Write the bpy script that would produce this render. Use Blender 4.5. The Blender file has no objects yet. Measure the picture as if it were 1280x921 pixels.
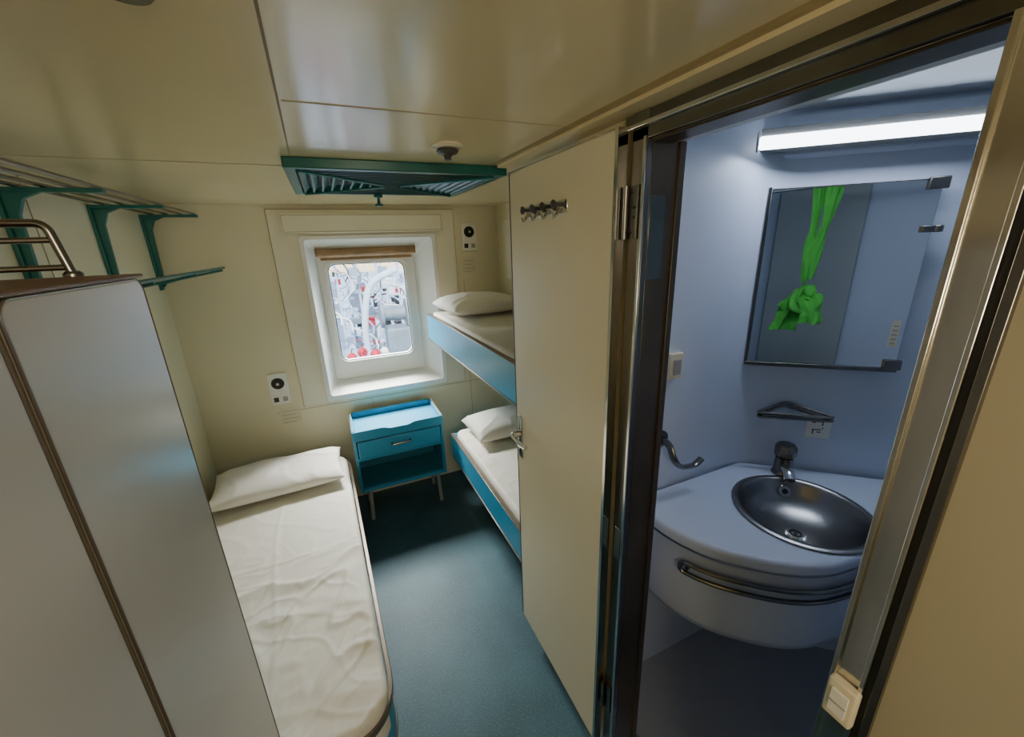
import bpy, bmesh, math, random
from mathutils import Vector, Matrix, noise
random.seed(3)
SC=bpy.context.scene
COL=SC.collection

# ------------------------------------------------------------------ materials
def mat(name,color,rough=.5,metal=0,var=.04,nscale=6,bump=0,bscale=40,spec=.5,coat=0,emit=None,estr=0,trans=0,bdist=.01,stretch=None):
    m=bpy.data.materials.new(name); m.use_nodes=True
    nt=m.node_tree; b=nt.nodes['Principled BSDF']
    b.inputs['Roughness'].default_value=rough; b.inputs['Metallic'].default_value=metal
    b.inputs['Specular IOR Level'].default_value=spec
    b.inputs['Coat Weight'].default_value=coat
    b.inputs['Transmission Weight'].default_value=trans
    tc=nt.nodes.new('ShaderNodeTexCoord'); vec=tc.outputs['Object']
    if stretch:
        mp=nt.nodes.new('ShaderNodeMapping'); mp.inputs['Scale'].default_value=stretch
        nt.links.new(vec,mp.inputs['Vector']); vec=mp.outputs['Vector']
    n=nt.nodes.new('ShaderNodeTexNoise'); n.inputs['Scale'].default_value=nscale; n.inputs['Detail'].default_value=4
    nt.links.new(vec,n.inputs['Vector'])
    r=nt.nodes.new('ShaderNodeValToRGB')
    c=Vector(color)
    r.color_ramp.elements[0].position=.3; r.color_ramp.elements[1].position=.7
    r.color_ramp.elements[0].color=(*[max(0,x*(1-var)) for x in c],1)
    r.color_ramp.elements[1].color=(*[min(1,x*(1+var)) for x in c],1)
    nt.links.new(n.outputs['Fac'],r.inputs['Fac']); nt.links.new(r.outputs['Color'],b.inputs['Base Color'])
    if bump:
        n2=nt.nodes.new('ShaderNodeTexNoise'); n2.inputs['Scale'].default_value=bscale; n2.inputs['Detail'].default_value=5
        nt.links.new(vec,n2.inputs['Vector'])
        bp=nt.nodes.new('ShaderNodeBump'); bp.inputs['Strength'].default_value=bump; bp.inputs['Distance'].default_value=bdist
        nt.links.new(n2.outputs['Fac'],bp.inputs['Height']); nt.links.new(bp.outputs['Normal'],b.inputs['Normal'])
    if emit:
        b.inputs['Emission Color'].default_value=(*emit,1); b.inputs['Emission Strength'].default_value=estr
    return m
CREAM=mat('cream_panel',(.80,.74,.53),.40,var=.03,nscale=2,bump=.03,bscale=8)
CEIL=mat('ceiling_panel',(.80,.67,.39),.17,var=.05,nscale=1.5,bump=.07,bscale=3)
WINP=mat('window_panel_cream',(.84,.79,.62),.45,var=.02)
WHITE=mat('white_paint',(.88,.86,.79),.4,var=.02)
GROOVE=mat('groove_brown',(.30,.22,.11),.7)
LGROOVE=mat('panel_joint',(.42,.35,.21),.7)
DOORC=mat('door_cream',(.80,.73,.52),.36,var=.03,nscale=2)
CREAM_SHADE=mat('cream_panel_shaded',(.44,.40,.28),.28,var=.06,nscale=2)  # same cream as the cabin walls, darkened in colour for near-wall shade
WARD=mat('wardrobe_laminate',(.56,.55,.51),.28,var=.03,nscale=2)
GOLD=mat('brass_trim',(.42,.33,.17),.4,metal=.4)
WOOD=mat('brown_wood',(.20,.10,.05),.45,var=.25,nscale=14)
TAN=mat('tan_blind',(.36,.22,.11),.6,var=.2,nscale=20)
BLACK=mat('black_rubber',(.015,.015,.015),.5)
DKGREY=mat('dark_grey_seal',(.06,.055,.05),.5)
TEAL=mat('teal_paint',(.012,.14,.125),.35,var=.08)
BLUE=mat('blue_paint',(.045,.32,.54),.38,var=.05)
BLUE_SHADE=mat('blue_paint_shaded',(.03,.20,.29),.45,var=.05)  # the blue paint again, darkened to carry shade on inner faces
SHEET=mat('sheet_cotton',(.82,.79,.70),.6,var=.01,bump=.25,bscale=6,bdist=.02)
PILLOW=mat('pillow_cotton',(.84,.81,.74),.8,var=.01,bump=.25,bscale=8,bdist=.015)
CHROME=mat('chrome',(.72,.71,.70),.14,metal=1,var=.02)
STEEL=mat('brushed_steel',(.68,.67,.64),.14,metal=1,var=.20,nscale=9,bump=.18,bscale=6,stretch=(1,1,.35))
DSTEEL=mat('dark_steel',(.22,.21,.195),.26,metal=1,var=.25,nscale=6,bump=.08,bscale=10,stretch=(1,1,.4))
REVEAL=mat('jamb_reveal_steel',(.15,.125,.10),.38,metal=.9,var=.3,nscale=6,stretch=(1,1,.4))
SEDGE=mat('bed_edge_metal',(.24,.20,.16),.35,metal=.7,var=.1)
BASIN=mat('basin_steel',(.29,.285,.28),.30,metal=1,var=.06,nscale=12)
BATH=mat('bath_moulding',(.60,.66,.79),.34,var=.02)
BATHC=mat('bath_ceiling_paint',(.80,.85,.93),.4,var=.02)
BATHF=mat('bath_floor',(.36,.39,.44),.55,var=.03,nscale=10)
MIRROR=mat('mirror_glass',(.84,.86,.86),.01,metal=1,var=0)
GREEN=mat('green_cloth',(.085,.46,.055),.85,var=.12,nscale=14,bump=.3,bscale=20)
MIRPANEL=mat('grey_panel',(.40,.45,.45),.6,var=.06,nscale=3)
PAPER=mat('aged_paper',(.76,.69,.51),.6)
TUBE=mat('lamp_tube',(1,1,1),.4,emit=(.80,.89,1.0),estr=9)
GREY=mat('grey_plastic',(.35,.35,.34),.5)
RED=mat('red_paint',(.42,.012,.03),.5)
GREYP=mat('grey_paint',(.14,.18,.22),.5,var=.2)
FLOOR=mat('floor_vinyl',(.045,.105,.135),.52,var=.25,nscale=3,bump=.03,bscale=60,spec=.3)
nt=FLOOR.node_tree; b=nt.nodes['Principled BSDF']
src=b.inputs['Base Color'].links[0].from_socket
tc=nt.nodes.new('ShaderNodeTexCoord'); nz=nt.nodes.new('ShaderNodeTexNoise'); nz.inputs['Scale'].default_value=200; nz.inputs['Detail'].default_value=1
nt.links.new(tc.outputs['Object'],nz.inputs['Vector'])
rp=nt.nodes.new('ShaderNodeValToRGB'); rp.color_ramp.elements[0].position=.56; rp.color_ramp.elements[1].position=.70
rp.color_ramp.elements[0].color=(0,0,0,1); rp.color_ramp.elements[1].color=(.7,.7,.7,1)
nt.links.new(nz.outputs['Fac'],rp.inputs['Fac'])
mx=nt.nodes.new('ShaderNodeMixRGB'); mx.inputs[2].default_value=(.15,.24,.27,1)
nt.links.new(rp.outputs['Color'],mx.inputs[0]); nt.links.new(src,mx.inputs[1]); nt.links.new(mx.outputs[0],b.inputs['Base Color'])
GLASS=bpy.data.materials.new('window_glass'); GLASS.use_nodes=True
g=GLASS.node_tree; g.nodes.clear()
o=g.nodes.new('ShaderNodeOutputMaterial'); t=g.nodes.new('ShaderNodeBsdfTransparent'); gl=g.nodes.new('ShaderNodeBsdfGlossy'); mxs=g.nodes.new('ShaderNodeMixShader')
gl.inputs['Roughness'].default_value=.05; mxs.inputs[0].default_value=.06
tn=g.nodes.new('ShaderNodeTexNoise'); tn.inputs['Scale'].default_value=8
tr=g.nodes.new('ShaderNodeValToRGB'); tr.color_ramp.elements[0].color=(.86,.92,.97,1); tr.color_ramp.elements[1].color=(.95,.98,1,1)
g.links.new(tn.outputs['Fac'],tr.inputs['Fac']); g.links.new(tr.outputs['Color'],t.inputs['Color'])
g.links.new(t.outputs[0],mxs.inputs[1]); g.links.new(gl.outputs[0],mxs.inputs[2]); g.links.new(mxs.outputs[0],o.inputs['Surface'])

# ------------------------------------------------------------------ mesh builder
class MB:
    def __init__(s): s.bm=bmesh.new(); s.mats=[]
    def mi(s,m):
        if m not in s.mats: s.mats.append(m)
        return s.mats.index(m)
    def _add(s,verts,faces,m,M=None,smooth=True):
        i=s.mi(m); vs=[s.bm.verts.new((M@Vector(v)) if M else v) for v in verts]
        for f in faces:
            try:
                ff=s.bm.faces.new([vs[k] for k in f]); ff.material_index=i; ff.smooth=smooth
            except ValueError: pass
        return s
    def box(s,x0,x1,y0,y1,z0,z1,m,M=None):
        v=[(x,y,z) for x in (x0,x1) for y in (y0,y1) for z in (z0,z1)]
        return s._add(v,[(0,1,3,2),(4,6,7,5),(0,4,5,1),(2,3,7,6),(0,2,6,4),(1,5,7,3)],m,M)
    def prism(s,poly,z0,z1,m,M=None):
        n=len(poly)
        v=[(p[0],p[1],z0) for p in poly]+[(p[0],p[1],z1) for p in poly]
        f=[tuple(range(n))[::-1],tuple(range(n,2*n))]+[(i,(i+1)%n,n+(i+1)%n,n+i) for i in range(n)]
        return s._add(v,f,m,M)
    def tube(s,pts,r,m,seg=10,closed=False,M=None,caps=True,flat=1,rs=None):
        P=[Vector(p) for p in pts]; n=len(P); V=[];F=[]
        T=[]
        for i in range(n):
            if closed: t=P[(i+1)%n]-P[i-1]
            elif i==0: t=P[1]-P[0]
            elif i==n-1: t=P[-1]-P[-2]
            else: t=(P[i+1]-P[i]).normalized()+(P[i]-P[i-1]).normalized()
            T.append(t.normalized())
        up=Vector((0,0,1)) if abs(T[0].z)<.9 else Vector((1,0,0))
        N=(up-T[0]*up.dot(T[0])).normalized()
        for i in range(n):
            N=(N-T[i]*N.dot(T[i])).normalized(); B=T[i].cross(N)
            ri=rs[i] if rs else r
            for k in range(seg):
                a=2*math.pi*k/seg; V.append(P[i]+(N*math.cos(a)+B*math.sin(a)*flat)*ri)
        rng=n if closed else n-1
        for i in range(rng):
            j=(i+1)%n
            for k in range(seg):
                k2=(k+1)%seg; F.append((i*seg+k,i*seg+k2,j*seg+k2,j*seg+k))
        if caps and not closed: F.append(tuple(range(seg))[::-1]); F.append(tuple((n-1)*seg+k for k in range(seg)))
        return s._add(V,F,m,M)
    def lathe(s,prof,m,M=None,seg=32,cap=True):
        V=[];F=[];n=len(prof)
        for r,h in prof:
            for k in range(seg):
                a=2*math.pi*k/seg; V.append((r*math.cos(a),r*math.sin(a),h))
        for i in range(n-1):
            for k in range(seg):
                k2=(k+1)%seg; F.append((i*seg+k,i*seg+k2,(i+1)*seg+k2,(i+1)*seg+k))
        if cap and prof[0][0]>1e-4: F.append(tuple(range(seg))[::-1])
        if cap and prof[-1][0]>1e-4: F.append(tuple((n-1)*seg+k for k in range(seg)))
        s._add(V,F,m,M)
        return s
    def ring(s,outer,inner,y0,y1,m,M=None):
        n=len(outer)
        V=[(p[0],y0,p[1]) for p in outer]+[(p[0],y0,p[1]) for p in inner]+[(p[0],y1,p[1]) for p in outer]+[(p[0],y1,p[1]) for p in inner]
        F=[]
        for i in range(n):
            j=(i+1)%n
            F+=[(i,j,n+j,n+i),(2*n+i,3*n+i,3*n+j,2*n+j),(i,2*n+i,2*n+j,j),(n+i,n+j,3*n+j,3*n+i)]
        return s._add(V,F,m,M)
    def obj(s,name,bevel=0,label=None,kind=None,ang=35,segs=2):
        bmesh.ops.remove_doubles(s.bm,verts=s.bm.verts,dist=1e-5)
        bmesh.ops.recalc_face_normals(s.bm,faces=s.bm.faces)
        me=bpy.data.meshes.new(name)
        xs=[v.co for v in s.bm.verts]
        lo=Vector([min(c[i] for c in xs) for i in range(3)]); hi=Vector([max(c[i] for c in xs) for i in range(3)])
        ctr=Vector(((lo.x+hi.x)/2,(lo.y+hi.y)/2,lo.z))
        bmesh.ops.translate(s.bm,verts=s.bm.verts,vec=-ctr)
        s.bm.to_mesh(me); s.bm.free()
        for m in s.mats: me.materials.append(m)
        me.set_sharp_from_angle(angle=math.radians(ang))
        o=bpy.data.objects.new(name,me); o.location=ctr; COL.objects.link(o)
        if bevel:
            b=o.modifiers.new('bevel','BEVEL'); b.width=bevel; b.segments=segs; b.limit_method='ANGLE'; b.angle_limit=math.radians(40); b.harden_normals=False
        if label: o['label']=label
        if kind: o['kind']=kind
        return o
def thing(o,label,cat,group=None,kind=None):
    o['label']=label; o['category']=cat
    if group: o['group']=group
    if kind: o['kind']=kind
    return o
def parent(ch,par):
    wl=Vector(ch.location)
    ch.parent=par
    p=par; off=Vector((0,0,0))
    while p: off+=Vector(p.location); p=p.parent
    ch.location=wl-off
def root(name,loc,parts,label,cat,group=None):
    e=bpy.data.objects.new(name,None); e.location=loc; e.empty_display_size=.1; COL.objects.link(e)
    for p in parts: parent(p,e)
    thing(e,label,cat,group); return e
def fillet(pts,r,n=6,closed=False):
    P=[Vector(p) for p in pts]; out=[]; N=len(P)
    for i in range(N):
        if not closed and i in (0,N-1): out.append(P[i]); continue
        a,b,c=P[i-1],P[i],P[(i+1)%N]
        d1=(a-b);d2=(c-b); rr=min(r,d1.length*.49,d2.length*.49)
        p0=b+d1.normalized()*rr; p1=b+d2.normalized()*rr
        for k in range(n+1):
            t=k/n; out.append(p0*(1-t)**2+b*2*t*(1-t)+p1*t*t)
    return out
def rrect(x0,x1,z0,z1,r,n=8):
    out=[]
    for cx,cz,a0 in ((x1-r,z1-r,0),(x0+r,z1-r,90),(x0+r,z0+r,180),(x1-r,z0+r,270)):
        for k in range(n+1):
            a=math.radians(a0+90*k/n); out.append((cx+r*math.cos(a),cz+r*math.sin(a)))
    return out
def catmull(P,n=8):
    P=[Vector(p) for p in P]; out=[]
    for i in range(len(P)-1):
        p0=P[max(i-1,0)];p1=P[i];p2=P[i+1];p3=P[min(i+2,len(P)-1)]
        for k in range(n):
            t=k/n; out.append(.5*((2*p1)+(p2-p0)*t+(2*p0-5*p1+4*p2-p3)*t*t+(3*p1-p0-3*p2+p3)*t**3))
    out.append(P[-1]); return out
def struct(mb,name,bevel=0): return mb.obj(name,bevel,kind='structure')

WY=2.88; LX=-.847; CZ=2.055; RX=1.18; JY=.223
# ------------------------------------------------------------------ shell
struct(MB().box(LX-.05,.70,-1.3,WY+.25,-.06,0,FLOOR).box(.70,RX+.05,.99,WY+.25,-.06,0,FLOOR),'floor')
struct(MB().box(.70,2.0,-.4,.985,-.06,0,BATHF),'floor_bathroom')
struct(MB().box(LX-.05,.70,-1.3,WY+.25,CZ,CZ+.05,CEIL).box(.70,RX+.05,1.0,WY+.25,CZ,CZ+.05,CEIL),'ceiling')
struct(MB().box(.66,2.1,-.45,1.1,2.17,2.22,BATHC),'ceiling_bathroom')
struct(MB().box(LX-.05,LX,-1.3,WY+.25,0,CZ+.05,CREAM),'wall_left')
struct(MB().box(RX,RX+.05,1.0,WY+.25,0,CZ+.05,CREAM),'wall_right')
struct(MB().box(LX-.05,.70,-1.35,-1.3,0,CZ+.05,CREAM_SHADE),'wall_back')
hx0,hx1,hz0,hz1=-.115,.69,.825,1.86
struct(MB().box(LX,hx0,WY,WY+.12,0,CZ,CREAM).box(hx1,RX,WY,WY+.12,0,CZ,CREAM).box(hx0,hx1,WY,WY+.12,0,hz0,CREAM).box(hx0,hx1,WY,WY+.12,hz1,CZ,CREAM),'wall_window')
OX0,OX1=.645,.70
struct(MB().box(OX0,OX1,-1.3,JY,0,2.2,CREAM_SHADE).box(OX0,OX1,.745,1.0,0,2.2,CREAM).box(OX0,OX1,JY,.745,1.985,2.2,CREAM),'wall_doorway')
struct(MB().box(.70,RX+.05,.985,1.0,0,2.2,CREAM),'wall_bunk_end')
poly=[(.70,.978),(1.449,.978),(1.95,.5185),(1.95,-.35),(.70,-.35)]
pf=fillet([(p[0],p[1],0) for p in poly],.10,10)
mb=MB(); n=len(pf)
outer=[]
for i,p in enumerate(pf):
    a=pf[max(i-1,0)];c=pf[min(i+1,n-1)]; t=(c-a).normalized(); outer.append(p+Vector((-t.y,t.x,0))*.006)
V=[(p.x,p.y,0) for p in pf]+[(p.x,p.y,2.17) for p in pf]+[(p.x,p.y,0) for p in outer]+[(p.x,p.y,2.17) for p in outer]
F=[]
for i in range(n-1):
    F+=[(i,i+1,n+i+1,n+i),(2*n+i,3*n+i,3*n+i+1,2*n+i+1)]
mb._add(V,F,BATH); struct(mb,'wall_bathroom')
struct(MB().box(.701,.71,-.35,.22,0,2.17,BATH).box(.701,.71,.80,.975,0,2.17,BATH),'wall_bathroom_front')

def strip(i,x0,x1,y0,y1,z0,z1,m=GROOVE): struct(MB().box(x0,x1,y0,y1,z0,z1,m),'trim_%d'%i)
struct(MB().prism([(.021,-1.3),(.025,-1.3),(-.085,WY),(-.089,WY)],CZ-.002,CZ,GROOVE),'trim_1')
strip(2,-.03,.585,.94,.943,CZ-.0015,CZ,LGROOVE)
strip(3,LX,-.04,1.60,1.603,CZ-.0015,CZ,LGROOVE)
strip(4,LX,RX,WY-.012,WY,CZ-.012,CZ,CREAM)
strip(5,LX,LX+.002,1.9,1.903,0,CZ,LGROOVE)
strip(6,-.45,RX,WY-.002,WY,.765,.768,LGROOVE)
strip(7,.585,.645,-1.2,1.40,CZ-.016,CZ,CEIL)
strip(8,.575,.585,-1.2,1.40,CZ-.008,CZ,GOLD)
strip(9,.155,.157,WY-.002,WY,0,.765,LGROOVE)
strip(10,.90,.903,WY-.002,WY,.2,1.55,LGROOVE)

# ------------------------------------------------------------------ window
struct(MB().ring(rrect(-.28,.852,.785,2.028,.006,2),rrect(hx0,hx1,hz0,hz1,.01,2),WY-.014,WY,WINP),'trim_11',.003)
struct(MB().ring(rrect(-.284,.856,.781,2.032,.006,2),rrect(-.28,.852,.785,2.028,.006,2),WY-.004,WY,LGROOVE),'trim_18')
struct(MB().ring(rrect(-.135,.71,.80,1.875,.02,4),rrect(hx0+.01,hx1-.01,hz0+.01,hz1-.01,.02,4),WY-.034,WY-.012,WHITE),'trim_12',.004)
mb=MB()
A=rrect(hx0+.005,hx1-.005,hz0+.005,hz1-.005,.02,4); B=rrect(-.055,.575,.90,1.735,.03,4)
V=[(p[0],WY-.025,p[1]) for p in A]+[(p[0],3.0,p[1]) for p in B]; k=len(A)
mb._add(V,[(i,(i+1)%k,k+(i+1)%k,k+i) for i in range(k)],WHITE)
reveal=mb.obj('reveal')
frame=MB().ring(rrect(-.055,.575,.90,1.735,.01,8),rrect(.0,.50,1.03,1.70,.05,8),2.995,3.05,WHITE)
frame.ring(rrect(-.022,.522,1.005,1.722,.06,8),rrect(.0,.50,1.03,1.70,.05,8),2.975,2.996,WHITE)
frame.ring(rrect(-.5,1.1,.3,2.3,.01,8),rrect(-.05,.57,.91,1.73,.01,8),3.0,3.05,WHITE)
frame=frame.obj('frame',.003)
seal=MB().ring(rrect(-.003,.503,1.027,1.703,.052,8),rrect(.007,.493,1.037,1.693,.045,8),2.985,3.0,GREYP).obj('seal')
gp=rrect(.0,.50,1.03,1.70,.05,8)
mb=MB(); mb._add([(p[0],3.02,p[1]) for p in gp],[tuple(range(len(gp)))],GLASS); glass=mb.obj('glass')
w=bpy.data.objects.new('window_1',None); w.location=(.25,3.0,1.03); COL.objects.link(w); w['kind']='structure'
for p in (reveal,frame,seal,glass): parent(p,w)
pb=MB().box(-.215,.765,WY-.045,WY-.014,1.888,2.003,WINP).obj('box',.004)
pg=MB().ring(rrect(-.205,.755,1.897,1.994,.006,2),rrect(-.202,.752,1.900,1.991,.006,2),WY-.0465,WY-.044,LGROOVE).obj('outline_groove')
root('blind_pelmet',(.275,WY-.03,1.888),[pb,pg],'cream rectangular box panel fixed above the window','window pelmet')
roll=MB().lathe([(.0,0),(.028,0),(.028,.61),(.0,.61)],TAN,Matrix.Translation((-.045,2.922,1.770))@Matrix.Rotation(math.pi/2,4,'Y'),16).obj('roller')
brk=[MB().box(a,a+.01,2.90,2.955,1.75,1.80,WOOD).obj('end_bracket') for a in (-.055,.565)]
bot=MB().box(-.03,.55,2.925,2.935,1.725,1.745,TAN).obj('blind_hem')
root('roller_blind',(.26,2.93,1.73),[roll,bot]+brk,'rolled up tan roller blind at the top of the window','window blind')

# ------------------------------------------------------------------ fabric helpers
def crease(x,y,seed,f,sharp=7):
    q=Vector((x*f*.6,y*f*.6,seed)); wv=noise.noise(q+Vector((5,2,seed)))*.7
    a=noise.noise(Vector((x*f*.7+y*f*.5+wv,y*f*.7-x*f*.25-wv,seed+3)))
    b=noise.noise(Vector((x*f*1.3-y*f*.9,y*f*.6+x*f*.5,seed+7)))
    msk=min(1,max(0,.5+1.8*noise.noise(Vector((x*2.1,y*2.1,seed+13)))))
    return (max(0,1-abs(a)*sharp)+.7*msk*max(0,1-abs(b)*sharp))
def mattress(name,x0,x1,y0,y1,ztop,drop,m,amp=.006,seed=0,crumple=None,cr=.05):
    bm=bmesh.new(); st=.0075; ov=drop
    nx=int((x1-x0+2*ov)/st); ny=int((y1-y0+2*ov)/st); vs={}
    r=.022
    for i in range(nx+1):
        for j in range(ny+1):
            sx=x0-ov+(x1-x0+2*ov)*i/nx; sy=y0-ov+(y1-y0+2*ov)*j/ny
            ox=max(x0-sx,0,sx-x1); oy=max(y0-sy,0,sy-y1)
            x=min(max(sx,x0),x1); y=min(max(sy,y0),y1); d=max(ox,oy)
            e=min(x-x0,x1-x,y-y0,y1-y); rd=0
            if e<r: rd=r-math.sqrt(max(r*r-(r-e)**2,0))
            cx=min(max(x,x0+cr),x1-cr); cy=min(max(y,y0+cr),y1-cr)
            vx,vy=x-cx,y-cy
            if vx and vy:
                L=math.hypot(vx,vy); mxn=max(abs(vx),abs(vy)); x=cx+vx*mxn/L; y=cy+vy*mxn/L
            a=amp*.5
            if crumple: a=amp*(.25+1.15*min(1,max(0,(crumple-y)/.35)))
            lowf=noise.noise(Vector((x*2.2,y*2.2,seed)))*.008
            dz=lowf+a*(crease(x,y,seed,4)+.35*crease(x,y,seed+20,9))
            if crumple: dz+=.004*max(0,1-abs(y-1.80-.03*math.sin(x*5))*60)+.003*max(0,1-abs(x+.40+.02*math.sin(y*4))*70)
            z=ztop-rd-d+(dz*(1 if d<.005 else max(0,1-d*8)))
            vs[i,j]=bm.verts.new((x,y,z))
    for i in range(nx):
        for j in range(ny):
            f=bm.faces.new((vs[i,j],vs[i+1,j],vs[i+1,j+1],vs[i,j+1])); f.smooth=True
    s=MB(); s.bm.free(); s.bm=bm; s.mats=[m]
    return s.obj(name,ang=80)
def pillow(name,cx,cy,z0,wx,wy,h,rot,label,seed=0,tilt=0,m=None):
    bm=bmesh.new(); n=56; top={};bot={}
    for i in range(n+1):
        for j in range(n+1):
            u=-1+2*i/n; v=-1+2*j/n
            pu=1-.06*(1-abs(v))**.7*abs(u)**3; pv=1-.05*(1-abs(u))**.7*abs(v)**3
            x=u*wx/2*pu; y=v*wy/2*pv
            prof=((1-abs(u)**3.2)*(1-abs(v)**3.2))**.5
            q=Vector((x*6,y*6,seed)); wr=.014*noise.noise(q)+.006*crease(x,y,seed,6)
            edge=min(1,prof*3)
            top[i,j]=bm.verts.new((x,y,h*.62*prof+wr*edge+h*.38))
            if 0<i<n and 0<j<n: bot[i,j]=bm.verts.new((x,y,h*.38-h*.36*min(1,prof*1.3)))
            else: bot[i,j]=top[i,j]
    for i in range(n):
        for j in range(n):
            for d,fl in ((top,0),(bot,1)):
                q=[d[i,j],d[i+1,j],d[i+1,j+1],d[i,j+1]]
                if fl: q=q[::-1]
                try: f=bm.faces.new(q); f.smooth=True
                except ValueError: pass
    bmesh.ops.transform(bm,matrix=Matrix.Translation((cx,cy,z0))@Matrix.Rotation(rot,4,'Z')@Matrix.Rotation(tilt,4,'X'),verts=bm.verts)
    s=MB(); s.bm.free(); s.bm=bm; s.mats=[m or PILLOW]
    o=s.obj(name,ang=80); thing(o,label,'pillow'); return o

# ------------------------------------------------------------------ left bed
bx0,bx1,by0,by1=-.795,-.045,.91,2.74
def railpath(z,o=0): 
    return fillet([(bx0+.01,by0-o,z),(bx1+o,by0-o,z),(bx1+o,by1+o,z),(bx0+.01,by1+o,z)],.17,12)
def ribbon(mb,path,z0,z1,t,m):
    n=len(path);V=[]
    for i,p in enumerate(path):
        a=path[max(i-1,0)];c=path[min(i+1,n-1)];tt=(c-a).normalized();nn=Vector((tt.y,-tt.x,0))
        for q,z in ((p,z0),(p,z1),(p+nn*t,z1),(p+nn*t,z0)): V.append((q.x,q.y,z))
    F=[]
    for i in range(n-1):
        for k in range(4): F.append((4*i+k,4*i+(k+1)%4,4*i+4+(k+1)%4,4*i+4+k))
    F+=[(0,1,2,3),(4*n-4,4*n-3,4*n-2,4*n-1)]
    mb._add(V,F,m)
mb=MB(); ribbon(mb,railpath(0),.24,.395,.008,BLUE); board=mb.obj('side_board')
mb=MB(); ribbon(mb,railpath(0),.395,.425,.016,SEDGE); ribbon(mb,railpath(0),.225,.24,.012,SEDGE); edge=mb.obj('edge_strip',.002,'slim dark metal edge strip')
base=MB().box(bx0+.01,bx1-.03,by0+.18,by1-.18,.24,.30,BLUE_SHADE).obj('slatted_base')
mt=mattress('mattress',bx0+.01,bx1-.004,by0+.004,by1-.01,.452,.11,SHEET,.0085,1,1.95,.11)
legs=[MB().box(x,x+.05,y,y+.05,0,.24,DSTEEL).obj('leg') for x in (bx0+.03,bx1-.12) for y in (by0+.18,by1-.22)]
bd=root('single_bed',(-.42,1.83,0),[board,edge,base,mt]+legs,'low single bed with crumpled cream sheet along the wall','bed')
bd.rotation_euler=(0,0,.028)
pillow('pillow',-.44,2.49,.474,.70,.42,.10,.05,'cream cotton pillow on the low single bed',2)

# ------------------------------------------------------------------ bunks
def bunk(name,x0,x1,y0,y1,zb,zt,zm,label,amp,seed,rotz,extra=()):
    bd=MB().box(x0,x0+.022,y0,y1,zb,zt,BLUE).box(x0+.022,x1,y1-.02,y1,zb,zt,BLUE).box(x0+.022,x1,y0,y0+.02,zb,zt,BLUE).obj('side_board',.004)
    ed=MB().box(x0-.003,x0+.024,y0,y1,zt,zt+.005,SEDGE).box(x0-.003,x0+.024,y0,y1,zb-.008,zb,SEDGE).obj('edge_strip',.002,'slim dark metal edge strip')
    ba=MB().box(x0+.022,x1,y0+.02,y1-.02,zb+.01,zb+.04,BLUE_SHADE).obj('slatted_base')
    mt=mattress('mattress',x0+.026,x1-.01,y0+.03,y1-.03,zm,zm-zb-.05,SHEET,amp,seed)
    e=root(name,(x0,y0,zb),[bd,ed,ba,mt]+list(extra),label,'bunk bed')
    e.rotation_euler=(0,0,rotz); return e
bunk('upper_bunk',.632,1.150,1.03,2.85,1.155,1.328,1.350,'upper bunk with sky blue side board and cream sheet',.008,5,.018)
lg=[MB().box(x,x+.04,y,y+.04,0,.36,DSTEEL).obj('leg') for x,y in ((1.08,2.42),(1.08,1.12),(.68,1.12))]
bunk('lower_bunk',.632,1.160,1.03,2.54,.35,.515,.55,'lower bunk with sky blue side board beside the nightstand',.009,7,.006,lg)
pillow('pillow',.875,2.54,1.370,.48,.46,.115,.06,'cream pillow on the upper bunk next to the window wall',8)
pillow('pillow',.935,2.33,.572,.47,.36,.12,.03,'cream pillow on the lower bunk',12)

# ------------------------------------------------------------------ nightstand
nx0,nx1,ny0,ny1=-.018,.565,2.50,2.83
body=MB()
body.box(nx0,nx0+.018,ny0+.012,ny1,.24,.675,BLUE).box(nx1-.018,nx1,ny0+.012,ny1,.24,.675,BLUE)
body.box(nx0+.018,nx1-.018,ny1-.015,ny1,.24,.70,BLUE)
body.box(nx0+.018,nx1-.018,ny0+.012,ny1-.015,.24,.262,BLUE)
body.box(nx0+.018,nx1-.018,ny0+.012,ny0+.03,.472,.49,BLUE)
body.box(nx0+.018,nx1-.018,ny0+.012,ny1-.015,.645,.662,BLUE)
body=body.obj('body',.003)
liner=MB().box(nx0+.018,nx0+.021,ny0+.03,ny1-.018,.263,.472,BLUE_SHADE).box(nx1-.021,nx1-.018,ny0+.03,ny1-.018,.263,.472,BLUE_SHADE).box(nx0+.021,nx1-.021,ny1-.018,ny1-.0155,.263,.472,BLUE_SHADE).box(nx0+.021,nx1-.021,ny0+.03,ny1-.018,.468,.472,BLUE_SHADE).box(nx0+.021,nx1-.021,ny0+.03,ny1-.018,.2625,.266,BLUE_SHADE).obj('open_shelf',label='open shelf compartment with shade painted into its blue')  # thin liner faces whose darker colour stands in for niche shade
pts=[(nx0,.62),(nx1,.62),(nx1,.686)]
for k in range(13):
    t=k/12; x=.38-(.21)*t
    dip=.5-.5*math.cos(min(1,min(t,1-t)/.25)*math.pi); pts.append((x,.686-.014*dip))
pts.append((nx0,.686))
lip=MB().prism([(p[0],p[1]) for p in pts],0,.014,BLUE,Matrix.Translation((0,ny0+.014,0))@Matrix.Rotation(math.pi/2,4,'X')).obj('front_lip',.002)
rim=MB().tube(fillet([(nx0+.008,ny0+.01,.688),(nx0+.008,ny1-.01,.704),(nx1-.008,ny1-.01,.704),(nx1-.008,ny0+.01,.688)],.02),.003,GOLD).box(nx0,nx0+.016,ny0+.014,ny1,.675,.688,BLUE).box(nx1-.016,nx1,ny0+.014,ny1,.675,.688,BLUE).obj('top_rim')
dr=MB().box(nx0+.025,nx1-.025,ny0,ny0+.018,.495,.612,BLUE).box(nx0+.04,nx1-.04,ny0+.018,ny1-.05,.50,.59,BLUE_SHADE).obj('drawer',.005)
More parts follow.
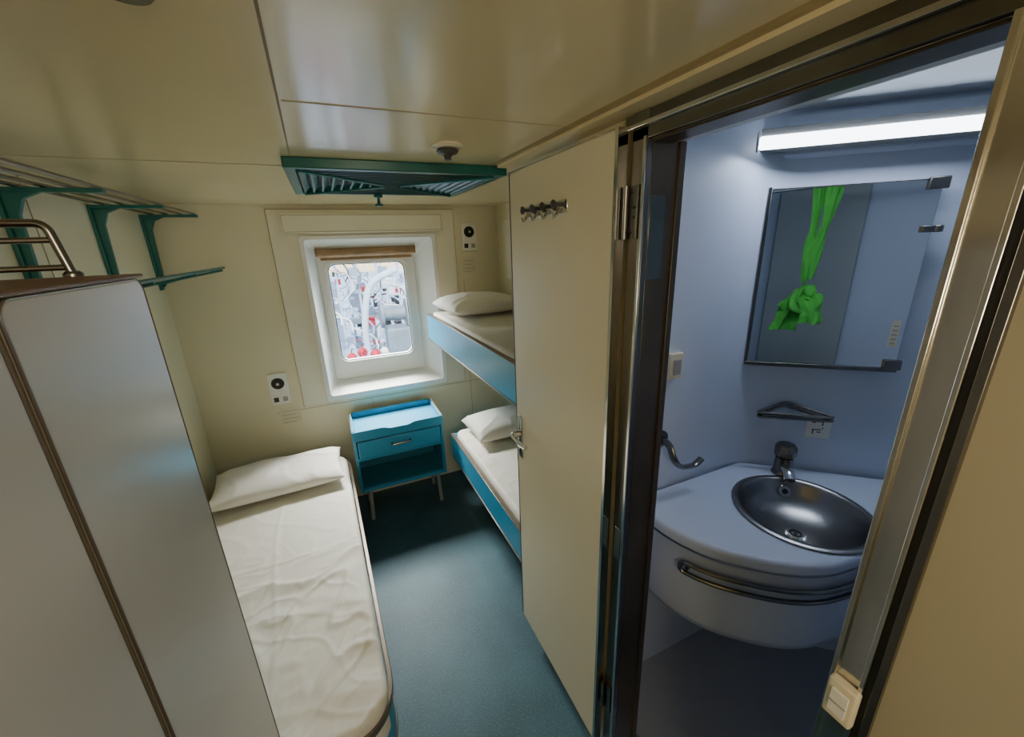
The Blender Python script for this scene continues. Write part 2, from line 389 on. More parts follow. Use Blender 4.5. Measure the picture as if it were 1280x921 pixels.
gp_=MB().box(nx0+.021,nx1-.021,ny0+.012,ny0+.016,.492,.620,BLACK).obj('drawer_gap')
hd=MB().tube(fillet([(.215,ny0+.002,.565),(.215,ny0-.02,.56),(.335,ny0-.02,.56),(.335,ny0+.002,.565)],.012),.006,DSTEEL).obj('handle',label='dark metal bar handle')
nl=[]
for x in (nx0+.06,nx1-.06):
    for y in (ny0+.05,ny1-.04):
        nl.append(MB().tube([(x,y,.24),(x+(.01 if x>.2 else -.01),y,0)],.013,GREY,12).obj('leg',label='light grey metal tube leg'))
ns=root('nightstand',(.27,2.665,0),[body,liner,lip,rim,dr,gp_]+nl,'turquoise blue painted nightstand with drawer and open shelf','nightstand')
parent(hd,dr)

# ------------------------------------------------------------------ wardrobe
wx0,wx1,wy0,wy1,wh=LX+.003,-.303,.15,.880,1.757
DF=-.286
wb=MB().box(wx0,wx1,wy0,wy1,.06,wh,WARD).box(wx0+.01,wx1-.04,wy0+.02,wy1-.02,0,.06,BLACK).obj('body',.004)
def wdoor(y0,y1,name):
    P=rrect(y0,y1,.075,wh-.002,.022,6)
    M=Matrix(((0,0,1,0),(1,0,0,0),(0,1,0,0),(0,0,0,1)))
    d=MB().prism(P,wx1+.002,DF,WARD,M).obj(name,.003)
    Q=[(DF-.0008,a,b) for a,b in P]
    e=MB().tube(Q,.0018,SEDGE,6,closed=True).obj('edge_seal',label='dark edge seal')
    parent(e,d); return d
d1=wdoor(.16,.523,'door'); d2=wdoor(.536,.876,'door')
tr=MB().box(wx1,DF-.003,.5245,.5345,.07,wh,GOLD).obj('centre_strip',.002,'brass coloured centre strip')
tp=MB().box(wx0,DF+.003,wy0,wy1+.003,wh,wh+.006,WOOD).obj('top_board',.002,'brown wooden top board')
root('wardrobe',((wx0+wx1)/2,.52,0),[wb,d1,d2,tr,tp],'tall two-door grey laminate wardrobe with brown wooden top','wardrobe')
zt=wh+.007
g1=MB().tube(fillet([(-.360,.86,zt),(-.372,.86,1.842),(wx0+.03,.86,1.845),(wx0+.03,.86,zt)],.014,8),.006,DSTEEL,12).obj('tube_loop')
g2=MB().tube([(-.368,.86,1.818),(wx0+.03,.86,1.818)],.0045,DSTEEL,10).obj('cross_bar')
g4=MB().tube([(-.362,.86,1.778),(wx0+.03,.86,1.778)],.0045,DSTEEL,10).obj('cross_bar')
g3=MB().lathe([(.012,0),(.012,.004),(.008,.008)],DSTEEL,Matrix.Translation((-.360,.86,zt))).obj('foot_flange')
root('guard_rail',(-.6,.85,zt),[g1,g2,g3,g4],'dark metal tube guard rail on top of the wardrobe','rail')

# ------------------------------------------------------------------ luggage rack
parts=[]
for y in (1.20,1.77,2.30,2.82):
    m=MB()
    m.box(LX,-.60,y-.016,y+.016,1.984,1.997,TEAL)
    m.prism([(LX+.012,1.985),(LX+.10,1.985),(LX+.055,1.965),(LX+.036,1.92),(LX+.030,1.75),(LX+.028,1.63),(LX+.012,1.62)],-.009,.009,TEAL,Matrix.Translation((0,y,0))@Matrix.Rotation(math.pi/2,4,'X'))
    m.box(LX,LX+.012,y-.02,y+.02,1.61,1.99,TEAL)
    m.tube(fillet([(LX+.02,y,1.645),(LX+.10,y,1.665),(-.545,y,1.70)],.05),.007,TEAL,8)
    parts.append(m.obj('bracket',.002,'teal painted bracket'))
for x in (-.80,-.74,-.68,-.62):
    parts.append(MB().tube([(x,.5,2.003),(x,2.86,2.003)],.006,SEDGE if x>-.7 else DSTEEL,10).obj('rail',label='steel rail'))
for x,z,r in ((-.545,1.712,.007),(-.60,1.70,.0055)):
    parts.append(MB().tube([(x,1.1,z),(x,2.87,z)],r,STEEL if r<.006 else TEAL,10).obj('rail',label='lower coat rail'))
root('luggage_rack',(-.72,1.7,1.6),parts,'teal bracket luggage rack with steel rails on the wall','luggage rack')

# ------------------------------------------------------------------ ceiling things
vx0,vx1,vy0,vy1=-.075,.645,1.45,2.10; vc=((vx0+vx1)/2,(vy0+vy1)/2)
M=Matrix(((1,0,0,0),(0,0,1,0),(0,1,0,0),(0,0,0,1)))
fr=MB().ring(rrect(vx0,vx1,vy0,vy1,.006,2),rrect(vx0+.032,vx1-.032,vy0+.032,vy1-.032,.004,2),CZ-.030,CZ,TEAL,M).obj('frame',.003)
lv=MB()
def sq(h,z): return [(vc[0]+sx*(h+ (vx1-vx0)/2-.35),vc[1]+sy*(h+(vy1-vy0)/2-.35),z) for sx,sy in ((-1,-1),(1,-1),(1,1),(-1,1))]
for k in range(9):
    h=.312-k*.034
    a=sq(h,CZ-.031);b=sq(h-.026,CZ-.010); a2=sq(h-.006,CZ-.031)
    lv._add(a+b,[(i,(i+1)%4,4+(i+1)%4,4+i) for i in range(4)],TEAL)
    lv._add(a+a2,[(i,(i+1)%4,4+(i+1)%4,4+i) for i in range(4)],TEAL)
for sx,sy in ((-1,-1),(1,-1),(1,1),(-1,1)):
    lv.tube([(vc[0]+sx*.32,vc[1]+sy*.29,CZ-.032),(vc[0]+sx*.03,vc[1]+sy*.02,CZ-.032)],.006,TEAL,6)
lv=lv.obj('louvre')
bk=MB().box(vx0+.03,vx1-.03,vy0+.03,vy1-.03,CZ-.006,CZ-.002,BLACK).obj('duct_opening')
kn=MB().lathe([(.0,0),(.016,.002),(.018,.01),(.008,.016),(.006,.035),(.02,.04),(.02,.052)],TEAL,Matrix.Translation((.265,2.07,CZ-.082)),20).obj('control_knob')
root('ceiling_air_vent',(vc[0],vc[1],CZ-.035),[fr,lv,bk,kn],'square teal ceiling air vent with concentric louvres','air vent')
SY=1.195
sp1=MB().lathe([(.0,.004),(.042,.004),(.044,-.004),(.036,-.009),(.028,-.011),(.0,-.011)],PAPER,Matrix.Translation((.352,SY,CZ))).obj('flange')
sp2=MB().lathe([(.027,-.010),(.031,-.017),(.025,-.023),(.012,-.027),(.008,-.036),(.013,-.038),(.0,-.041)],DKGREY,Matrix.Translation((.352,SY,CZ))).obj('sprinkler_head')
root('fire_sprinkler',(.352,SY,CZ),[sp1,sp2],'ceiling fire sprinkler with cream flange and dark head','sprinkler')
sd=MB().lathe([(.0,-.010),(.022,-.010),(.027,-.004),(.027,.001)],DSTEEL,Matrix.Translation((-.145,.615,CZ))).obj('smoke_detector')
thing(sd,'small round dark detector fixed to the ceiling','smoke detector')

# ------------------------------------------------------------------ wall outlets & notices
def outlet(x0,x1,z0,z1,label):
    y=WY
    pl=MB().box(x0,x1,y-.012,y,z0,z1,WHITE).obj('plate',.003)
    cx=(x0+x1)/2; zc=z1-(z1-z0)*.32
    R=Matrix.Translation((cx,y-.012,zc))@Matrix.Rotation(math.pi/2,4,'X')
    sp=MB().lathe([(.0,.012),(.012,.012),(.014,.006),(.034,.006),(.038,.0)],BLACK,R).obj('round_socket')
    kn=MB().lathe([(.0,.016),(.009,.016),(.010,.012)],CHROME,R).obj('centre_pin')
    s2=MB().box(cx-.04,cx-.012,y-.016,y-.012,z0+.02,z0+.05,BLACK).obj('switch',label='black switch')
    s3=MB().box(cx+.012,cx+.04,y-.016,y-.012,z0+.02,z0+.05,GREY).obj('switch',label='grey switch')
    e=root('wall_socket',(cx,y,z0),[pl,sp,s2,s3],label,'wall socket'); parent(kn,sp); return e
outlet(-.46,-.35,.83,1.04,'white wall socket plate with black round socket beside the window')
outlet(.905,1.015,1.75,1.94,'white wall socket plate above the upper bunk pillow')
def notice(x0,x1,z0,z1,label):
    m=MB().box(x0,x1,WY-.003,WY,z0,z1,PAPER)
    for k in range(4):
        z=z1-.03-k*.026; m.box(x0+.012,x1-.012-.02*(k%2),WY-.0036,WY-.003,z,z+.003,LGROOVE)
    o=m.obj('notice'); thing(o,label,'paper notice')
notice(-.43,-.31,.685,.80,'small cream paper notice under the wall socket')
notice(.90,1.0,1.60,1.71,'small cream paper notice above the upper bunk')
o=MB().box(RX-.01,RX,2.55,2.75,1.55,1.95,WINP).obj('wall_panel',.003); thing(o,'cream access panel above the upper bunk','wall panel')

# ------------------------------------------------------------------ bathroom door leaf
lx0,lx1=.600,.624; ly0=.768
leaf=MB().box(lx0,lx1,ly0+.01,1.335,.12,2.012,DOORC).obj('door_1',.002); leaf['kind']='structure'
ed=MB().box(lx0-.001,lx1+.001,ly0,ly0+.01,.12,2.012,STEEL).box(lx0-.001,lx1+.001,1.335,1.339,.12,2.012,BLACK).box(lx0-.001,lx1+.001,ly0,1.339,2.012,2.015,STEEL).obj('edge_trim',label='steel edge trim'); parent(ed,leaf)
hp=MB().box(lx0-.005,lx0,1.285,1.315,.97,1.15,STEEL).obj('handle_plate',.002,'steel handle plate'); parent(hp,leaf)
R=Matrix.Translation((lx0-.006,1.30,1.075))@Matrix.Rotation(-math.pi/2,4,'Y')
lever=MB().lathe([(.012,0),(.012,.03),(.008,.035)],CHROME,R,16).tube(fillet([(lx0-.035,1.30,1.075),(lx0-.042,1.30,1.075),(lx0-.045,1.24,1.07),(lx0-.035,1.19,1.07)],.02),.009,CHROME,10).obj('lever'); parent(lever,hp)
kh=MB().lathe([(.008,0),(.008,.004)],BLACK,Matrix.Translation((lx0-.005,1.30,1.0))@Matrix.Rotation(-math.pi/2,4,'Y'),12).obj('keyhole'); parent(kh,hp)
for z0 in (1.79,.30):
    h=MB().tube([(lx0+.017,.757,z0),(lx0+.017,.757,z0+.11)],.005,DSTEEL,10).box(.624,.631,.727,.757,z0,z0+.11,DSTEEL)
    for q in (.015,.045,.065,.095): h.lathe([(.0035,0),(.003,.0015),(.0,.0015)],BLACK,Matrix.Translation((.624,.737+.008*(int(q*100)%2),z0+q))@Matrix.Rotation(-math.pi/2,4,'Y'),8)
    h=h.obj('hinge',0,'broad flat steel hinge'); parent(h,leaf)
pl=MB().box(lx0-.004,lx0,.965,1.225,1.862,1.898,CHROME).obj('plate',.0015)
hk=[]
for k in range(4):
    y=1.0+k*.063
    R=Matrix.Translation((lx0-.004,y,1.886))@Matrix.Rotation(-math.pi/2,4,'Y')
    hk.append(MB().lathe([(.006,0),(.005,.016),(.011,.018),(.012,.023),(.0,.026)],DKGREY,R,16).tube(fillet([(lx0-.004,y,1.876),(lx0-.016,y,1.858),(lx0-.026,y,1.853),(lx0-.030,y,1.864)],.006),.0045,CHROME,8).obj('hook'))
root('coat_hook_rail',(lx0,1.09,1.86),[pl]+hk,'flat chrome coat hook rail with four hooks on the cream door','coat hooks')

# ------------------------------------------------------------------ door frame
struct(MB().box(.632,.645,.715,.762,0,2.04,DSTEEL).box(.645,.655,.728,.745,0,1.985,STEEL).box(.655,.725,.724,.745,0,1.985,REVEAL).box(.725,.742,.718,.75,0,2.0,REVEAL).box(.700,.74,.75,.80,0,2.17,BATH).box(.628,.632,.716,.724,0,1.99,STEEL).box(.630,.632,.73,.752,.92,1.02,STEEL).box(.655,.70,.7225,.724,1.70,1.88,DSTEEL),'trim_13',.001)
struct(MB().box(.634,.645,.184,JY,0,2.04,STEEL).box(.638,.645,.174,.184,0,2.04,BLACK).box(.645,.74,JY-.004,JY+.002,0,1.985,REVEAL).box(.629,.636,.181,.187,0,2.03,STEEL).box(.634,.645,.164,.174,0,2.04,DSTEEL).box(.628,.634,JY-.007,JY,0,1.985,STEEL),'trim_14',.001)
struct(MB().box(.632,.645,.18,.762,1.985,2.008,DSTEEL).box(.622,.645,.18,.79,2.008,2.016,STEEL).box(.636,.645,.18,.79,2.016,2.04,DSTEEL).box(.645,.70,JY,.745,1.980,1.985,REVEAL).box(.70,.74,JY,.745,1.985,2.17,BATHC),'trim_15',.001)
struct(MB().box(.63,.76,JY,.73,0,.10,STEEL),'trim_16',.004)
struct(MB().box(.70,.74,.18,JY-.004,0,2.17,BATH),'trim_17')
sb=MB().box(.618,.634,.180,.219,1.060,1.132,PAPER).obj('housing',.004)
sr=MB().box(.614,.618,.188,.211,1.074,1.118,WHITE).box(.6125,.614,.188,.211,1.095,1.0975,GREY).obj('rocker',.0015)
root('light_switch',(.632,.20,1.06),[sb,sr],'cream light switch on the steel door jamb','light switch')

# ------------------------------------------------------------------ bathroom contents
ex,ey=.7366,-.6763; nx_,ny_=-.6763,-.7366; D=1.70
FM=Matrix(((ex,nx_,0,.676*D),(ey,ny_,0,.7366*D),(0,0,1,0),(0,0,0,1)))
m=MB(); m.ring(rrect(.14,1.06,.60,2.16,.03,10),rrect(.335,1.0,.66,2.025,.07,10),-.02,.024,BATH,FM)
struct(m,'wall_bathroom_moulding',.016)
ml=MB().box(.376,.826,.034,.040,1.335,1.932,MIRROR,FM).obj('mirror_glass')
mf=MB().box(.372,.830,.012,.034,1.331,1.936,DSTEEL,FM).box(.366,.376,.012,.045,1.325,1.94,DSTEEL,FM).box(.366,.83,.012,.048,1.322,1.336,DSTEEL,FM).box(.40,.80,0,.012,1.36,1.90,GREY,FM).obj('frame',.001)
mc=[MB().box(a,a+.05,.036,.05,z,z+.035,DSTEEL,FM).obj('clip',.003,'chrome clip') for a,z in ((.79,1.905),(.79,1.330))]
mc.append(MB().box(.80,.85,.040,.052,1.78,1.80,DSTEEL,FM).lathe([(.012,0),(.012,.02)],DSTEEL,FM@Matrix.Translation((.84,.046,1.78)),12).obj('clip',.002,'chrome clip'))
root('wall_mirror',FM@Vector((.6,0,1.33)),[ml,mf]+mc,'rectangular mirror with dark steel frame above the washbasin','mirror')
lb1=MB().box(.285,.99,.024,.085,2.045,2.110,GREY,FM).obj('housing',.004)
lb2=MB().box(.310,.985,.06,.092,2.048,2.088,TUBE,FM).obj('diffuser',.008)
lb3=MB().box(.262,.310,.024,.096,2.040,2.104,CHROME,FM).obj('end_cap',.006)
root('mirror_lamp',FM@Vector((.6,0,2.045)),[lb1,lb2,lb3],'glowing white strip lamp above the bathroom mirror','lamp')
front=catmull([(1.938,.30,0),(1.60,.37,0),(1.40,.42,0),(1.278,.449,0),(1.17,.468,0),(1.075,.512,0),(.985,.59,0),(.915,.68,0),(.875,.80,0),(.865,.965,0)],6)
C=[(1.43,.965),(1.932,.502)]
outer=[(p.x,p.y) for p in front]+C
def filled(outer,hole,z0,z1,m):
    bm=bmesh.new()
    def loops(z):
        a=[bm.verts.new((x,y,z)) for x,y in outer]; h=[bm.verts.new((x,y,z)) for x,y in hole]
        ed=[bm.edges.new((L[i],L[(i+1)%len(L)])) for L in (a,h) for i in range(len(L))]
        bmesh.ops.triangle_fill(bm,use_beauty=True,use_dissolve=False,edges=ed)
        return a,h
    a0,h0=loops(z0);a1,h1=loops(z1)
    for A,B in ((a0,a1),(h0,h1)):
        k=len(A)
        for i in range(k):
            bm.faces.new((A[i],A[(i+1)%k],B[(i+1)%k],B[i]))
    s=MB(); s.bm.free(); s.bm=bm; s.mats=[m]; return s
sc=(1.330,.655); sr_=.185
hole=[(sc[0]+sr_*math.cos(2*math.pi*k/48),sc[1]+sr_*math.sin(2*math.pi*k/48)) for k in range(48)]
ct=filled(outer,hole,.855,.90,BATH).obj('countertop',.014,segs=3,ang=50)
cen=Vector((1.5,.85,0))
m=MB(); k=len(front)
rows=[(1.0,.857),(.985,.84),(.98,.70),(.975,.59),(.96,.562),(.90,.55)]
V=[];F=[]
for s_,z in rows:
    for p in front: q=cen+(p-cen)*s_; V.append((q.x,min(q.y,.972),z))
for r_ in range(len(rows)-1):
    for i in range(k-1): F.append((r_*k+i,r_*k+i+1,(r_+1)*k+i+1,(r_+1)*k+i))
F.append(tuple((len(rows)-1)*k+i for i in range(k)))
m._add(V,F,BATH); apron=m.obj('apron',ang=60)
root('washbasin_counter',(1.3,.7,.55),[ct,apron],'white moulded washbasin counter with deep curved skirt','counter')
prof=[(.204,.0005),(.206,.005),(.198,.009),(.186,.007),(.178,-.004),(.168,-.035),(.145,-.065),(.10,-.088),(.05,-.098),(.028,-.100),(.0,-.101)]
o1=MB().lathe(prof,BASIN,Matrix.Translation((sc[0],sc[1],.901)),56,cap=False).obj('bowl',ang=60)
dz=.802
dr_=MB().lathe([(.0,.001),(.006,.001),(.008,.004),(.026,.006),(.032,.0)],CHROME,Matrix.Translation((sc[0],sc[1],dz)),24,cap=False).lathe([(.0,.005),(.007,.005)],BLACK,Matrix.Translation((sc[0],sc[1],dz)),12,cap=False).lathe([(.012,.0058),(.020,.0065)],BLACK,Matrix.Translation((sc[0],sc[1],dz)),24,cap=False).obj('drain',label='chrome drain with dark ring')
ofM=Matrix.Translation((sc[0]+.110,sc[1]+.120,.868))@Matrix.Rotation(math.radians(-68),4,Vector((-.736,.676,0)))
ofl=MB().lathe([(.0,.006),(.010,.006)],BLACK,ofM,16,cap=False).lathe([(.010,.007),(.020,.007),(.023,.0)],CHROME,ofM,20,cap=False).obj('overflow_hole')
root('wash_basin',(sc[0],sc[1],.80),[o1,dr_,ofl],'round stainless steel wash basin set in the counter','sink')
fx,fy=1.500,.830
fb=MB().lathe([(.036,0),(.036,.005),(.031,.012),(.030,.065),(.031,.070)],DSTEEL,Matrix.Translation((fx,fy,.90))).obj('body')
fk=MB()
V=[];F=[];nn=36
for (r,h) in ((.028,0),(.036,.006),(.037,.038),(.030,.050),(.001,.052)):
    for q in range(nn):
        a=2*math.pi*q/nn; rr=r*(1-.07*(math.cos(a*9)>.3)); V.append((rr*math.cos(a),rr*math.sin(a),h))
for i in range(4):
    for q in range(nn): F.append((i*nn+q,i*nn+(q+1)%nn,(i+1)*nn+(q+1)%nn,(i+1)*nn+q))
fk._add(V,F,DSTEEL,Matrix.Translation((fx,fy,.972))); fk=fk.obj('knob',label='dark chrome ribbed knob')
fs=MB().tube(fillet([(fx,fy,.930),(fx-.045,fy-.049,.938),(fx-.062,fy-.067,.920)],.03),.018,CHROME,14).obj('spout')
root('faucet',(fx,fy,.90),[fb,fk,fs],'stubby chrome washbasin faucet with round ribbed knob','faucet')
off=[cen+(p-cen)*1.015 for p in front][15:46]
P1=[(p.x,p.y,.812) for p in off]; 
P2=[(p.x,p.y,.775) for p in off]
loop=fillet(P1[::3]+P2[::-1][::3],.02,3,closed=True)
tr1=MB().tube(loop,.0075,DSTEEL,10,closed=True)
for p in (P1[1],P1[-2]):
    c=cen+(Vector((p[0],p[1],0))-cen)*.96
    tr1.tube([(p[0],p[1],.793),(c.x,c.y,.793)],.007,DSTEEL,8)
tr1=tr1.obj('towel_rail'); thing(tr1,'dark chrome looped towel rail on the curved counter front','towel rail')
tri=[(.42,.085,1.145),(.535,.008,1.170),(.69,.055,1.140)]
ss=MB().tube(fillet(tri,.025,5,closed=True),.006,DSTEEL,10,closed=True,M=FM).tube(fillet([(a,b_,z-.014) for a,b_,z in tri],.025,5,closed=True),.006,DSTEEL,8,closed=True,M=FM).obj('soap_holder'); thing(ss,'triangular dark chrome wire soap holder on the bathroom wall','soap holder')
# sticker: hand under a tap pictogram
st=MB().box(.62,.70,0,.002,1.030,1.11,WHITE,FM)
for a,z,w_,h_ in ((.636,1.092,.012,.010),(.646,1.096,.028,.004),(.670,1.082,.004,.016),(.640,1.062,.030,.004),(.642,1.046,.004,.018),(.656,1.052,.014,.004),(.672,1.068,.004,.006)):
    st.box(a,a+w_,.002,.0026,z,z+h_,DKGREY,FM)
st=st.obj('tap_sticker'); thing(st,'small white sticker with black tap symbol','sticker')
st=MB().box(.79,.812,.040,.0412,1.41,1.50,PAPER,FM)
for k_ in range(5): st.box(.794,.808,.0412,.0416,1.42+k_*.015,1.424+k_*.015,GREY,FM)
st=st.obj('mirror_sticker'); thing(st,'small paper label on the mirror','sticker')
th=MB().tube(fillet([(1.00,.975,1.10),(1.00,.93,1.10),(1.00,.905,1.05),(1.03,.90,1.015),(1.10,.90,1.005),(1.13,.90,1.025)],.03,6),.015,DSTEEL,12,flat=.6).lathe([(.034,0),(.034,.006),(.018,.012)],DSTEEL,Matrix.Translation((1.00,.977,1.10))@Matrix.Rotation(math.pi/2,4,'X'),20).obj('paper_holder'); thing(th,'dark chrome toilet paper holder on the bathroom wall','paper holder')
s1=MB().box(1.00,1.055,.955,.977,1.33,1.42,PAPER).obj('plate',.003); s2=MB().box(1.012,1.043,.950,.955,1.345,1.400,GREY).obj('socket_cover',.002,'grey socket cover')
root('bath_socket',(1.03,.977,1.33),[s1,s2],'cream razor socket on the bathroom wall','wall socket')
# green knotted cloth
gx,gy=1.17,.15
m=MB()
def band(path,w0,w1,folds,depth,seed,dirx=Vector((.75,-.66,0))):
    P=catmull(path,10); n=len(P); k=48; V=[];F=[]
    dy=Vector((-dirx.y,dirx.x,0))
    for i,p in enumerate(P):
        t=i/(n-1); w=w0+(w1-w0)*t+.006*math.sin(t*9+seed)
        for j in range(k+1):
            s=-1+2*j/k
            f=.5+.5*math.sin(s*folds*math.pi+seed+1.2*math.sin(t*2.5+seed)+1.5*noise.noise(Vector((s*1.5,t*2,seed))))
            V.append(p+dirx*(w*s*(1+.15*noise.noise(Vector((s*2,t*5,seed)))))+dy*(depth*f+.012*noise.noise(Vector((s*2,t*4,seed+2))))+Vector((0,0,.012*noise.noise(Vector((s*3,t*2,seed+5))))))
    for i in range(n-1):
        for j in range(k): a=i*(k+1)+j; F.append((a,a+1,a+k+2,a+k+1))
    m._add(V,F,GREEN)
band([(gx+.050,gy,1.99),(gx+.038,gy,1.85),(gx+.018,gy,1.72),(gx+.005,gy,1.57)],.028,.018,.9,.014,1)
band([(gx-.005,gy+.02,1.99),(gx-.005,gy+.02,1.82),(gx-.012,gy+.01,1.70),(gx-.01,gy+.01,1.55)],.026,.016,.8,.014,2)
def wrap(c,rx,rz,r,a0,a1,seed):
    pts=[];rs=[]
    for q in range(20):
        a=a0+(a1-a0)*q/19
        pts.append(Vector((c[0]+rx*math.cos(a)*.75,c[1]-rx*math.cos(a)*.66+ .03*math.sin(a*1.5+seed),c[2]+rz*math.sin(a)))); rs.append(r*(.75+.35*math.sin(math.pi*q/19)+.12*math.sin(q*1.7+seed)))
    m.tube(pts,r,GREEN,14,rs=rs,flat=.45)
wrap((gx,gy,1.49),.044,.034,.032,.2,4.6,1)
wrap((gx+.015,gy+.02,1.47),.040,.046,.030,2.2,6.6,2)
wrap((gx-.02,gy+.03,1.46),.052,.030,.030,3.4,7.0,3)
band([(gx+.0,gy+.01,1.52),(gx-.02,gy+.03,1.45),(gx-.045,gy+.045,1.38),(gx-.06,gy+.05,1.31)],.045,.062,1.3,.030,4)
band([(gx+.01,gy+.0,1.50),(gx+.035,gy+.02,1.46),(gx+.055,gy+.03,1.41),(gx+.06,gy+.04,1.36)],.055,.045,1,.030,6)
bmesh.ops.solidify(m.bm,geom=[f for f in m.bm.faces],thickness=.002)
cl=m.obj('green_cloth',ang=70)
thing(cl,'bright green knotted cloth hanging from the shower rail','cloth')
rl=MB().tube([(.712,.15,2.0),(1.945,.15,2.0)],.009,CHROME,10).obj('curtain_rail'); thing(rl,'chrome shower curtain rail across the bathroom','curtain rail')
cu=MB().box(.72,1.17,-.345,-.325,.02,2.10,MIRPANEL).obj('mirror_dark_panel',.003); thing(cu,'unseen flat grey panel added to darken the mirror reflection','wall panel')  # panel out of direct view, added for the dark area in the mirror

# ------------------------------------------------------------------ outside the window
def gmat(n,c,v=.12): return mat(n,c,.7,var=v,nscale=1.2)
QUAY=gmat('quay_concrete',(.40,.47,.54),.4)
PALE=gmat('pale_steel',(.55,.64,.74),.12)
MIDG=gmat('mid_grey_steel',(.28,.34,.40),.2)
struct(MB().box(-20,25,3.3,45,-.6,-.5,QUAY),'floor_quay')
wn=MB().box(.55,.85,5.0,5.3,-.5,.85,GREYP).obj('base',.03)
dm=MB().lathe([(.17,0),(.17,.04),(.09,.05),(.09,.30),(.17,.31),(.17,.35)],GREYP,Matrix.Translation((.50,5.1,1.02))@Matrix.Rotation(math.pi/2,4,'Y'),28).obj('drum',.004)
ar=MB().tube(fillet([(.35,5.1,-.4),(.30,5.1,.9),(.42,5.05,1.42),(.75,5.0,1.55)],.3,8),.04,PALE,12).obj('davit_arm')
root('deck_winch',(.6,5.1,-.5),[wn,dm,ar],'grey deck winch with pale davit arm outside the window','winch')
lk=MB().box(.02,.52,4.35,4.7,-.5,.64,PALE).box(.08,.25,4.33,4.35,.3,.56,MIDG).box(.30,.46,4.33,4.35,.35,.56,GREYP).obj('deck_locker',.01); thing(lk,'pale steel deck locker outside the window','locker')
for i,(x,y,r,c) in enumerate(((.10,4.45,.050,RED),(.34,4.44,.055,RED),(.22,4.60,.055,RED),(.45,4.58,.045,WHITE),(.215,4.42,.035,RED))):
    z=.64+r
    mm=MB().lathe([(0,-r),(r*.6,-r*.82),(r,-r*.1),(r*.95,r*.35),(r*.5,r*.85),(r*.15,r*1.05),(.0,r*1.1)],c,Matrix.Translation((x,y,z)),24).tube([(x,y,z+r*.9),(x+.01,y,z+r+.05),(x+.03,y,z+r+.03)],.006,BLACK,6).obj('mooring_buoy'); thing(mm,('red' if c is RED else 'white')+' mooring buoy resting on a pale deck locker','buoy','buoys outside')
random.seed(21)
m=MB()
cols=[PALE,WHITE,GREYP,MIDG,MIDG,RED,BLACK,GREYP,MIDG,PALE]
for i in range(90):
    y=5.7+random.random()*2.0
    x=(.0+random.random()*.17)*y; z=1.79-(.03+random.random()*.23)*y
    L=.12+random.random()*.4; a=random.random()*math.pi
    p=[(x,y,z),(x+L*.4*math.cos(a)+.05*random.random(),y+.1,z+L*.4*math.sin(a)),(x+L*math.cos(a+.5),y+.15,z+L*math.sin(a+.5))]
    m.tube(catmull(p,5),.004+random.random()*.010,random.choice(cols),6)
for i in range(70):
    y=5.8+random.random()*2; x=(.0+random.random()*.17)*y; z=1.79-(.05+random.random()*.22)*y; s_=.03+random.random()*.12
    m.box(x,x+s_,y,y+s_,z,z+s_*(.4+random.random()),random.choice(cols))
for i in range(5):
    x=.1+i*.28; m.tube([(x,6.3,-.5),(x,6.3,1.7)],.014,PALE,6)
o=m.obj('ship_rigging'); thing(o,'tangled ship rigging, pipes and fittings beyond the window','rigging',kind='stuff')
for i in range(12):
    x=-1.2+(i%6)*.75+random.random()*.2; y=8.4+(i//6)*1.6+random.random()*.5; w_=.2+random.random()*.3; h_=.5+random.random()*1.3
    c=[PALE,MIDG,GREYP,WHITE,PALE,MIDG][i%6]
    mm=MB().box(x,x+w_,y,y+.3,-.5,-.5+h_,c).box(x+.03,x+w_*.5,y-.03,y,-.5+h_*.4,-.5+h_*.8,BLACK if i%2 else PALE)
    mm.tube([(x+w_/2,y+.15,-.5+h_),(x+w_/2+.1,y+.15,-.1+h_)],.015,PALE,6)
    o=mm.obj('equipment_cabinet',.01); thing(o,'weathered equipment cabinet with small mast on the quay','cabinet','equipment cabinets on the quay')
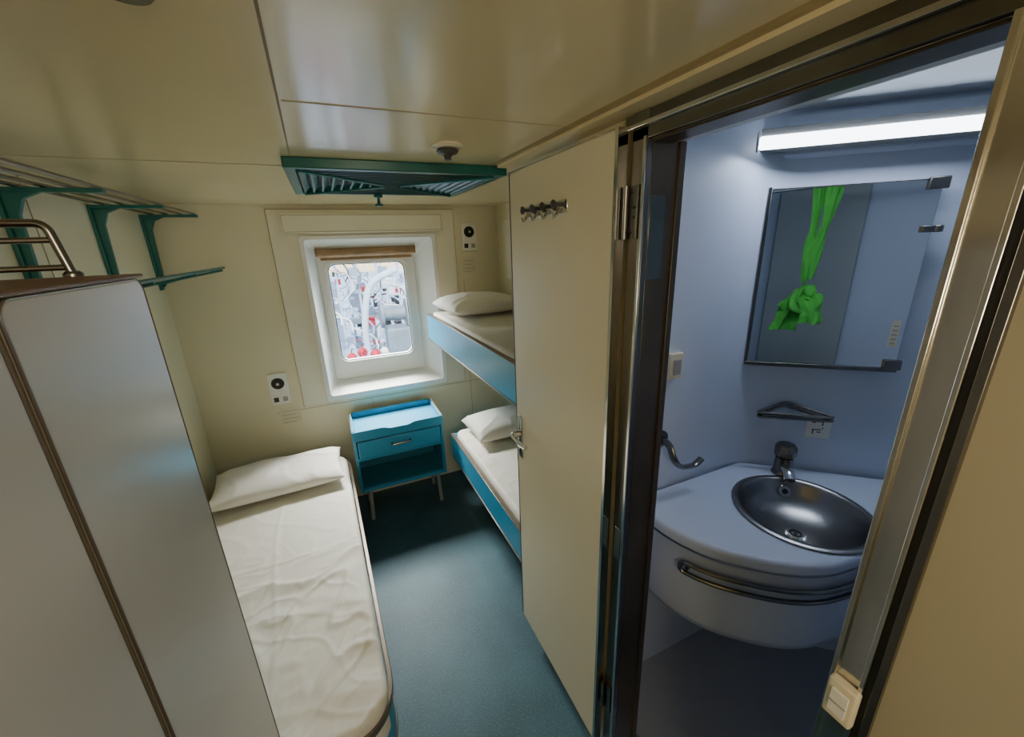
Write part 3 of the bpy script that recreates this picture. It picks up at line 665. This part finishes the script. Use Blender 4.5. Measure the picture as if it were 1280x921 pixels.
for (x,y,w_,h_,c) in ((.9,13,.9,1.4,'a'),(-.8,14,1.3,2.0,'b'),(2.6,15,1.6,1.5,'c')):
    mm=MB().box(x-w_/2,x+w_/2,y,y+1,-.5,-.5+h_,PALE if c!='b' else WHITE)
    for k_ in range(4): mm.box(x-w_/2+.1+k_*w_/4.6,x-w_/2+.1+k_*w_/4.6+.12,y-.02,y,-.5+h_*.4,-.5+h_*.7,BLACK)
    o=mm.obj('cargo_container',.02); thing(o,'pale container standing on the quay outside','container','containers on the quay')

# ------------------------------------------------------------------ lights
W=bpy.data.worlds.new('world'); SC.world=W; W.use_nodes=True
bg=W.node_tree.nodes['Background']
sky=W.node_tree.nodes.new('ShaderNodeTexSky'); sky.sky_type='NISHITA'; sky.sun_disc=False; sky.sun_elevation=math.radians(50)
W.node_tree.links.new(sky.outputs[0],bg.inputs['Color']); bg.inputs['Strength'].default_value=.7
def light(kind,name,loc,energy,color,size=.5,sizey=None,target=None,angle=None):
    l=bpy.data.lights.new(name,kind); l.energy=energy; l.color=color
    if kind=='AREA':
        l.size=size
        if sizey: l.shape='RECTANGLE'; l.size_y=sizey
    if kind=='SUN' and angle: l.angle=angle
    o=bpy.data.objects.new(name,l); o.location=loc; COL.objects.link(o)
    if target: o.rotation_euler=(Vector(target)-Vector(loc)).to_track_quat('-Z','Y').to_euler()
    return o
light('SUN','sun',(0,-5,10),9,(1,.97,.93),target=(1.5,3,0),angle=.02)
light('AREA','warm_fill',(.0,-1.0,1.9),12,(1,.86,.62),.7,.3,target=(0,1.8,.8))  # warm fill added behind the camera, no lamp seen there
light('AREA','window_daylight',(.25,3.40,2.05),240,(1,.96,.86),.8,.5,target=(.1,1.8,.9))
light('AREA','bath_lamp',FM@Vector((.6,.14,2.03)),2.6,(.72,.82,1),.55,.06,target=FM@Vector((.6,.5,.9)))
# ------------------------------------------------------------------ camera
cd=bpy.data.cameras.new('camera'); cam=bpy.data.objects.new('camera',cd); COL.objects.link(cam)
cd.sensor_width=36; cd.lens=500/1280*36; cd.clip_start=.02
r_=Vector((.911,-.4109,-.0334)).normalized(); f_=Vector((.3834,.8743,-.2981)).normalized()
u_=r_.cross(f_).normalized(); r_=f_.cross(u_).normalized()
cam.matrix_world=Matrix(((r_.x,u_.x,-f_.x,0),(r_.y,u_.y,-f_.y,0),(r_.z,u_.z,-f_.z,1.79),(0,0,0,1)))
SC.camera=cam
